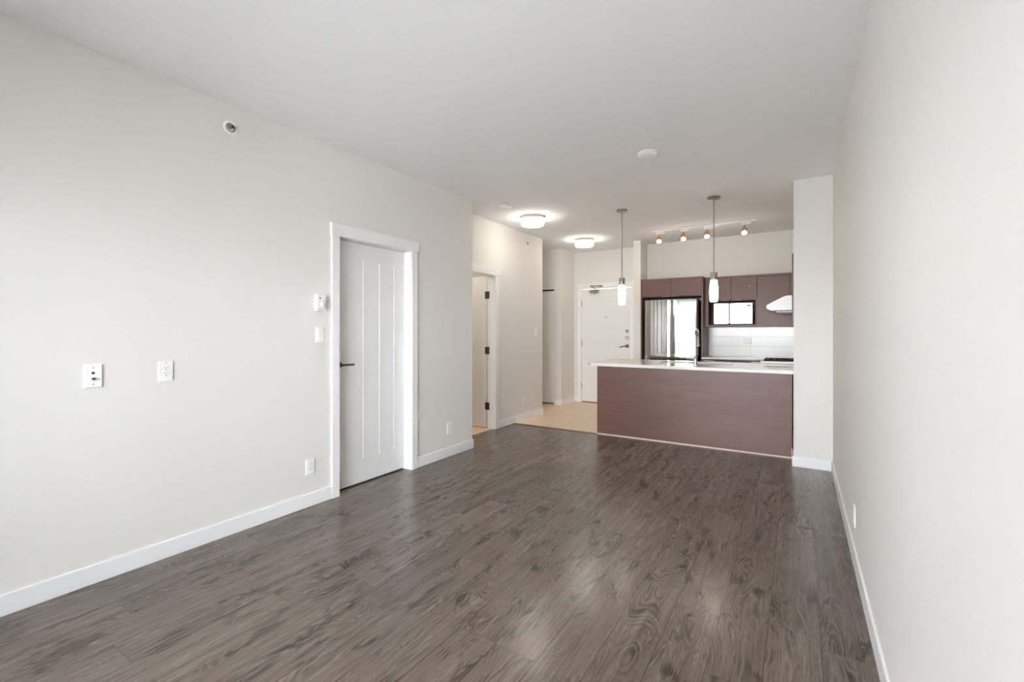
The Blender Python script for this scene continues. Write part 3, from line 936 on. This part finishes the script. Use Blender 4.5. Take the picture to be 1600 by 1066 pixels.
MB().lathe([(0, 0), (0.013, 0), (0.017, -0.02), (0.017, -0.075), (0.023, -0.10), (0.023, -0.112), (0, -0.112)], (FX, FY + 0.18, CT1 + 0.325), 'Z', 24, cap=False).build('spray_head', 'nickel', fc, smooth=True)
MB().tube([(FX, FY, CT1 + 0.255), (FX, FY + 0.155, CT1 + 0.255)], 0.006, 10).build('holder_arm', 'chrome', fc, smooth=True)

# ------------------------------------------------------------------ kitchen back run
def pull(x0, x1, y, z, parent):
    return MB().prism([(y + 0.004, z + 0.004), (y - 0.012, z + 0.004), (y - 0.014, z - 0.006), (y - 0.012, z - 0.006), (y - 0.010, z + 0.0015), (y + 0.004, z + 0.0015)], 'X', x0, x1).build('pull', 'nickel', parent)

# countertop, L shaped
KT0, KT1 = 0.896, 0.920
lc = MB().prism([(-0.041, 5.515), (XR - 0.001, 5.515), (XR - 0.001, YK - 0.009), (-1.184, YK - 0.009), (-1.184, 6.99), (-0.41, 6.99), (-0.41, 6.484), (-0.041, 6.484)], 'Z', KT0, KT1).build('countertop', 'quartz', bevel=0.003)
tag(lc, 'white quartz countertop along the tiled kitchen wall under the cooktop', 'countertop')
bc = thing('base_cabinet', (-0.8, 7.3, 0), 'dark brown base cabinet under the back kitchen counter beside the fridge panel', 'cabinet')
box('body', 'cabdark', (-1.184, -0.42, 7.045, YK - 0.009, 0.10, KT0 - 0.002), bc)
for x0, x1 in ((-1.182, -0.574), (-0.570, -0.42)):
    d_ = box('drawer', 'cabinet', (x0, x1, 7.025, 7.0445, 0.72, 0.876), bc, 0.001)
    pull(x0 + 0.02, min(x1 - 0.02, x0 + 0.16), 7.025, 0.872, d_)
    box('cabinet_door', 'cabinet', (x0, x1, 7.025, 7.0445, 0.11, 0.716), bc, 0.001)
box('plinth', 'darkgap', (-1.184, -0.42, 7.09, 7.11, 0, 0.0995), bc)
rc = thing('base_cabinet', (0, 6.9, 0), 'dark brown base cabinet under the cooktop behind the wall stub', 'cabinet')
box('body', 'cabdark', (-0.36, XR - 0.002, 6.484, YK - 0.012, 0.10, KT0 - 0.002), rc)
for y0, y1 in ((6.488, 6.74), (6.744, 7.0)):
    box('cabinet_door', 'cabinet', (-0.381, -0.3605, y0, y1, 0.11, 0.885), rc, 0.001)
box('plinth', 'darkgap', (-0.32, -0.30, 6.484, 7.0, 0, 0.0995), rc)
sc_ = tag(box('base_cabinet', 'cabinet', (-0.036, XR - 0.002, 5.52, 6.478, 0.0, KT0 - 0.002)), 'brown corner base cabinet behind the wall stub', 'cabinet')

# backsplash
bs = tag(box('backsplash', 'wall_tile', (-1.184, XR - 0.001, YK - 0.008, YK - 0.0005, KT1, 1.362)), 'white glossy tile backsplash between counter and upper cabinets', 'backsplash')
ot = thing('double_outlet', (-0.647, YK - 0.008, 1.163), 'white double outlet and switch plate on the tile backsplash', 'outlet', rz=-PI / 2)
plate(MB(), 0.116, 0.116, 0.0065).build('cover_plate', 'plastic', ot, local=True)
for yy in (0.025, -0.025):
    box('receptacle', 'plastic', (0.006, 0.0085, yy - 0.0165, yy + 0.0165, -0.034, 0.034), ot, 0.001, local=True)
for zc in (0.0165, -0.0165):
    gl_ = MB()
    gl_.box(0.0083, 0.0088, -0.033, -0.0308, zc + 0.001, zc + 0.010)
    gl_.box(0.0083, 0.0088, -0.0192, -0.017, zc + 0.002, zc + 0.009)
    gl_.build('socket_slots', 'grey_slot', ot, local=True)

# tall side panels of the fridge bay
tag(box('cabinet_panel', 'cabinet', (-1.211, -1.187, 7.12, YK - 0.001, 0, 2.10), bevel=0.001), 'tall brown side panel between fridge and microwave cabinet', 'panel')
tag(box('cabinet_panel', 'cabinet', (-2.100, -2.080, 7.12, YK - 0.001, 0, 2.10), bevel=0.001), 'narrow tall brown side panel between fridge and white wall end', 'panel')

# cabinet over the fridge
fcab = thing('upper_cabinet', (-1.645, 7.35, 1.82), 'brown two-door cabinet above the stainless fridge', 'cabinet')
box('body', 'cabdark', (-2.079, -1.212, 7.145, YK - 0.001, 1.815, 2.10), fcab)
box('top_rail', 'cabinet', (-2.079, -1.212, 7.122, 7.1445, 2.089, 2.10), fcab)
for x0, x1, p0, p1 in ((-2.077, -1.640, -1.77, -1.655), (-1.637, -1.214, -1.628, -1.508)):
    d_ = box('cabinet_door', 'cabinet', (x0, x1, 7.120, 7.144, 1.828, 2.087), fcab, 0.001)
    pull(p0, p1, 7.120, 1.826, d_)

# fridge
FZ = 1.762
frg = thing('refrigerator', (-1.622, 7.27, 0), 'stainless steel refrigerator with a bowed door under the brown cabinets', 'refrigerator', rz=math.radians(1.9))
MB().box(-0.372, 0.378, -0.245, 0.30, 0.02, FZ - 0.012).build('body', 'blackplastic', frg, 0.004, local=True)
def bowed(z0, z1):
    n, w, bow, th = 72, 0.766, 0.020, 0.055
    yf = -0.318
    pts = []
    for k in range(n + 1):
        u = -1 + 2 * k / n
        edge = max(0.0, abs(u) - 0.90) / 0.10
        pts.append((u * w / 2, yf + bow * u * u + 0.012 * edge * edge + 0.0009 * math.sin(u * 12.3 + 0.6) + 0.0005 * math.sin(u * 21.0 + 2.0)))
    pts += [(w / 2, yf + bow + th), (-w / 2, yf + bow + th)]
    return MB().prism(pts, 'Z', z0, z1)
bowed(0.72, FZ).build('fridge_door', 'steel', frg, smooth=True, local=True)
fd = bowed(0.08, 0.705).build('freezer_drawer', 'steel', frg, smooth=True, local=True)
MB().tube([(-0.30, -0.33, 0.64), (-0.30, -0.37, 0.64), (0.30, -0.37, 0.64), (0.30, -0.33, 0.64)], 0.012, 12).build('handle', 'steel', fd, smooth=True, local=True)
MB().box(-0.37, 0.37, -0.23, -0.20, 0.0, 0.075).build('toe_grille', 'blackplastic', frg, local=True)
MB().box(0.30, 0.365, -0.29, -0.20, FZ - 0.011, FZ + 0.014).build('hinge_cover', 'grey_slot', frg, 0.004, local=True)

# microwave cabinet with open niche
UY = 7.30
mc = thing('upper_cabinet', (-0.84, 7.45, 1.36), 'brown wall cabinet with two doors over the open microwave niche', 'cabinet')
box('side_panel', 'cabinet', (-1.185, -1.142, UY + 0.002, YK - 0.001, 1.360, 2.099), mc)
box('side_panel', 'cabinet', (-0.520, -0.503, UY + 0.020, YK - 0.001, 1.389, 1.735), mc)
box('bottom_shelf', 'cabinet', (-1.1415, -0.503, UY - 0.004, YK - 0.001, 1.360, 1.388), mc, 0.001)
box('niche_back', 'cabdark', (-1.1415, -0.5205, YK - 0.012, YK - 0.001, 1.3885, 1.735), mc)
box('body', 'cabdark', (-1.1415, -0.503, UY + 0.021, YK - 0.001, 1.7355, 2.072), mc)
box('top_rail', 'cabinet', (-1.1415, -0.503, UY + 0.001, YK - 0.001, 2.0725, 2.099), mc)
for x0, x1, p0, p1 in ((-1.140, -0.836, -0.965, -0.865), (-0.832, -0.505, -0.815, -0.705)):
    d_ = box('cabinet_door', 'cabinet_specked', (x0, x1, UY, UY + 0.0205, 1.745, 2.071), mc, 0.001)
    pull(p0, p1, UY, 1.743, d_)
# corner cabinet
cc = thing('upper_cabinet', (-0.3, 7.45, 1.36), 'brown single-door wall cabinet with pale specks behind the range hood', 'cabinet')
box('body', 'cabinet', (-0.5015, XR - 0.002, UY + 0.021, YK - 0.001, 1.360, 2.072), cc)
box('top_rail', 'cabinet', (-0.5015, XR - 0.002, UY + 0.001, YK - 0.001, 2.0725, 2.099), cc)
d_ = box('cabinet_door', 'cabinet_specked', (-0.4995, -0.108, UY, UY + 0.0205, 1.363, 2.068), cc, 0.001)
pull(-0.492, -0.395, UY, 1.361, d_)
box('filler', 'cabinet', (-0.104, XR - 0.002, UY + 0.003, UY + 0.0205, 1.360, 2.072), cc)
tag(box('upper_cabinet', 'cabinet', (-0.0605, XR - 0.002, 5.53, 6.44, 1.355, 2.10), bevel=0.001), 'sliver of a brown wall cabinet showing past the white wall stub', 'cabinet')

# microwave
mw = thing('microwave', (-0.812, 7.44, 1.389), 'shiny silver microwave in the open cabinet niche', 'microwave')
box('body', 'blackplastic', (-1.060, -0.565, 7.335, 7.575, 1.402, 1.700), mw, 0.004)
for x, y in ((-1.03, 7.36), (-0.595, 7.36), (-1.03, 7.54), (-0.595, 7.54)):
    MB().lathe([(0, 0), (0.012, 0), (0.012, 0.0135), (0, 0.0135)], (x, y, 1.3885), 'Z', 12, cap=False).build('foot', 'blackplastic', mw)
face = [(7.3345, 1.404), (7.3345, 1.702), (7.3115, 1.702), (7.3141, 1.404)]      # the door hangs very slightly forward
dr = MB().prism(face, 'X', -1.064, -0.653).build('microwave_door', 'mirror_steel', mw, 0.003)
cpn = MB().prism(face, 'X', -0.648, -0.560).build('control_panel', 'mirror_steel', mw, 0.003)
def on_face(x0, x1, z0, z1, t):
    yf = lambda z: 7.3141 - 0.0026 * (z - 1.404) / 0.298
    return MB().prism([(yf(z0) + 0.0005, z0), (yf(z1) + 0.0005, z1), (yf(z1) - t, z1), (yf(z0) - t, z0)], 'X', x0, x1)
on_face(-0.636, -0.572, 1.652, 1.676, 0.0008).build('display', 'grey_slot', cpn)
on_face(-0.624, -0.588, 1.458, 1.504, 0.002).build('open_button', 'nickel', cpn, 0.001)
on_face(-0.6475, -0.6425, 1.425, 1.695, 0.0012).build('panel_edge', 'grey_slot', cpn)
wf = MB()
for q in ((-1.052, -0.668, 1.450, 1.4535), (-1.052, -0.668, 1.6865, 1.690), (-1.052, -1.0485, 1.4535, 1.6865), (-0.6715, -0.668, 1.4535, 1.6865)):
    f = on_face(*q, 0.001)
    me_ = bpy.data.meshes.new('tmp')
    f.bm.to_mesh(me_)
    f.bm.free()
    wf.bm.from_mesh(me_)
    bpy.data.meshes.remove(me_)
wf.build('window_surround', 'grey_slot', dr)

# range hood
HY0, HY1 = 6.455, 7.20
hood = thing('range_hood', (0.0, 6.83, 1.54), 'white sloped range hood jutting out past the white wall stub', 'range hood')
prof = [(XR - 0.002, 1.552), (-0.296, 1.552), (-0.334, 1.568), (-0.343, 1.596), (-0.342, 1.612), (-0.325, 1.628), (-0.27, 1.658), (-0.21, 1.692), (-0.165, 1.716), (-0.135, 1.727), (-0.10, 1.730), (XR - 0.002, 1.730)]
MB().prism(prof, 'Y', HY0, HY1).build('canopy', 'hoodwhite', hood, 0.003)
box('filter_tray', 'hoodwhite', (-0.235, XR - 0.02, HY0 + 0.02, HY1 - 0.02, 1.528, 1.5395), hood, 0.002)
box('shadow_gap', 'blackplastic', (-0.265, XR - 0.02, HY0 + 0.012, HY1 - 0.012, 1.5398, 1.5516), hood)
MB().lathe([(0, 0), (0.012, 0), (0.012, -0.006), (0, -0.006)], (-0.305, HY0, 1.592), 'Y', 16, cap=False).build('knob', 'plastic', hood)

# cooktop
ck = thing('gas_cooktop', (-0.08, 6.83, KT1), 'gas cooktop with black iron grates at the end of the kitchen counter', 'cooktop')
box('tray', 'steel', (-0.375, 0.20, 6.505, 6.985, KT1 + 0.0003, KT1 + 0.006), ck, 0.004)
for y0, y1 in ((6.515, 6.665), (6.67, 6.82), (6.825, 6.975)):
    gr = MB()
    z0, z1 = KT1 + 0.012, KT1 + 0.020
    gr.box(-0.345, -0.333, y0, y1, z0, z1)
    gr.box(0.158, 0.170, y0, y1, z0, z1)
    gr.box(-0.333, 0.158, y0, y0 + 0.012, z0, z1)
    gr.box(-0.333, 0.158, y1 - 0.012, y1, z0, z1)
    gr.box(-0.333, 0.158, (y0 + y1) / 2 - 0.006, (y0 + y1) / 2 + 0.006, z0, z1)
    for x in (-0.26, -0.20, -0.09, 0.02, 0.08):
        gr.box(x - 0.006, x + 0.006, y0 + 0.012, y1 - 0.012, z0 + 0.002, z1 + 0.004)
    for x in (-0.345, 0.158):
        for y in (y0, y1 - 0.012):
            gr.box(x, x + 0.012, y, y + 0.012, KT1 + 0.006, z0)
    gr.build('grate', 'black', ck, 0.002)
    for x in (-0.215, 0.05):
        MB().lathe([(0, 0), (0.045, 0), (0.045, 0.003), (0.034, 0.004), (0.034, 0.0055), (0, 0.0055)], (x, (y0 + y1) / 2, KT1 + 0.006), 'Z', 24, cap=False).build('burner', 'black', ck, smooth=True)
for k in range(4):
    MB().lathe([(0, 0), (0.018, 0), (0.016, 0.018), (0, 0.014)], (-0.36, 6.57 + k * 0.115, KT1 + 0.006), 'Z', 16, cap=False).build('knob', 'blackplastic', ck, smooth=True)

bpy.context.view_layer.update()
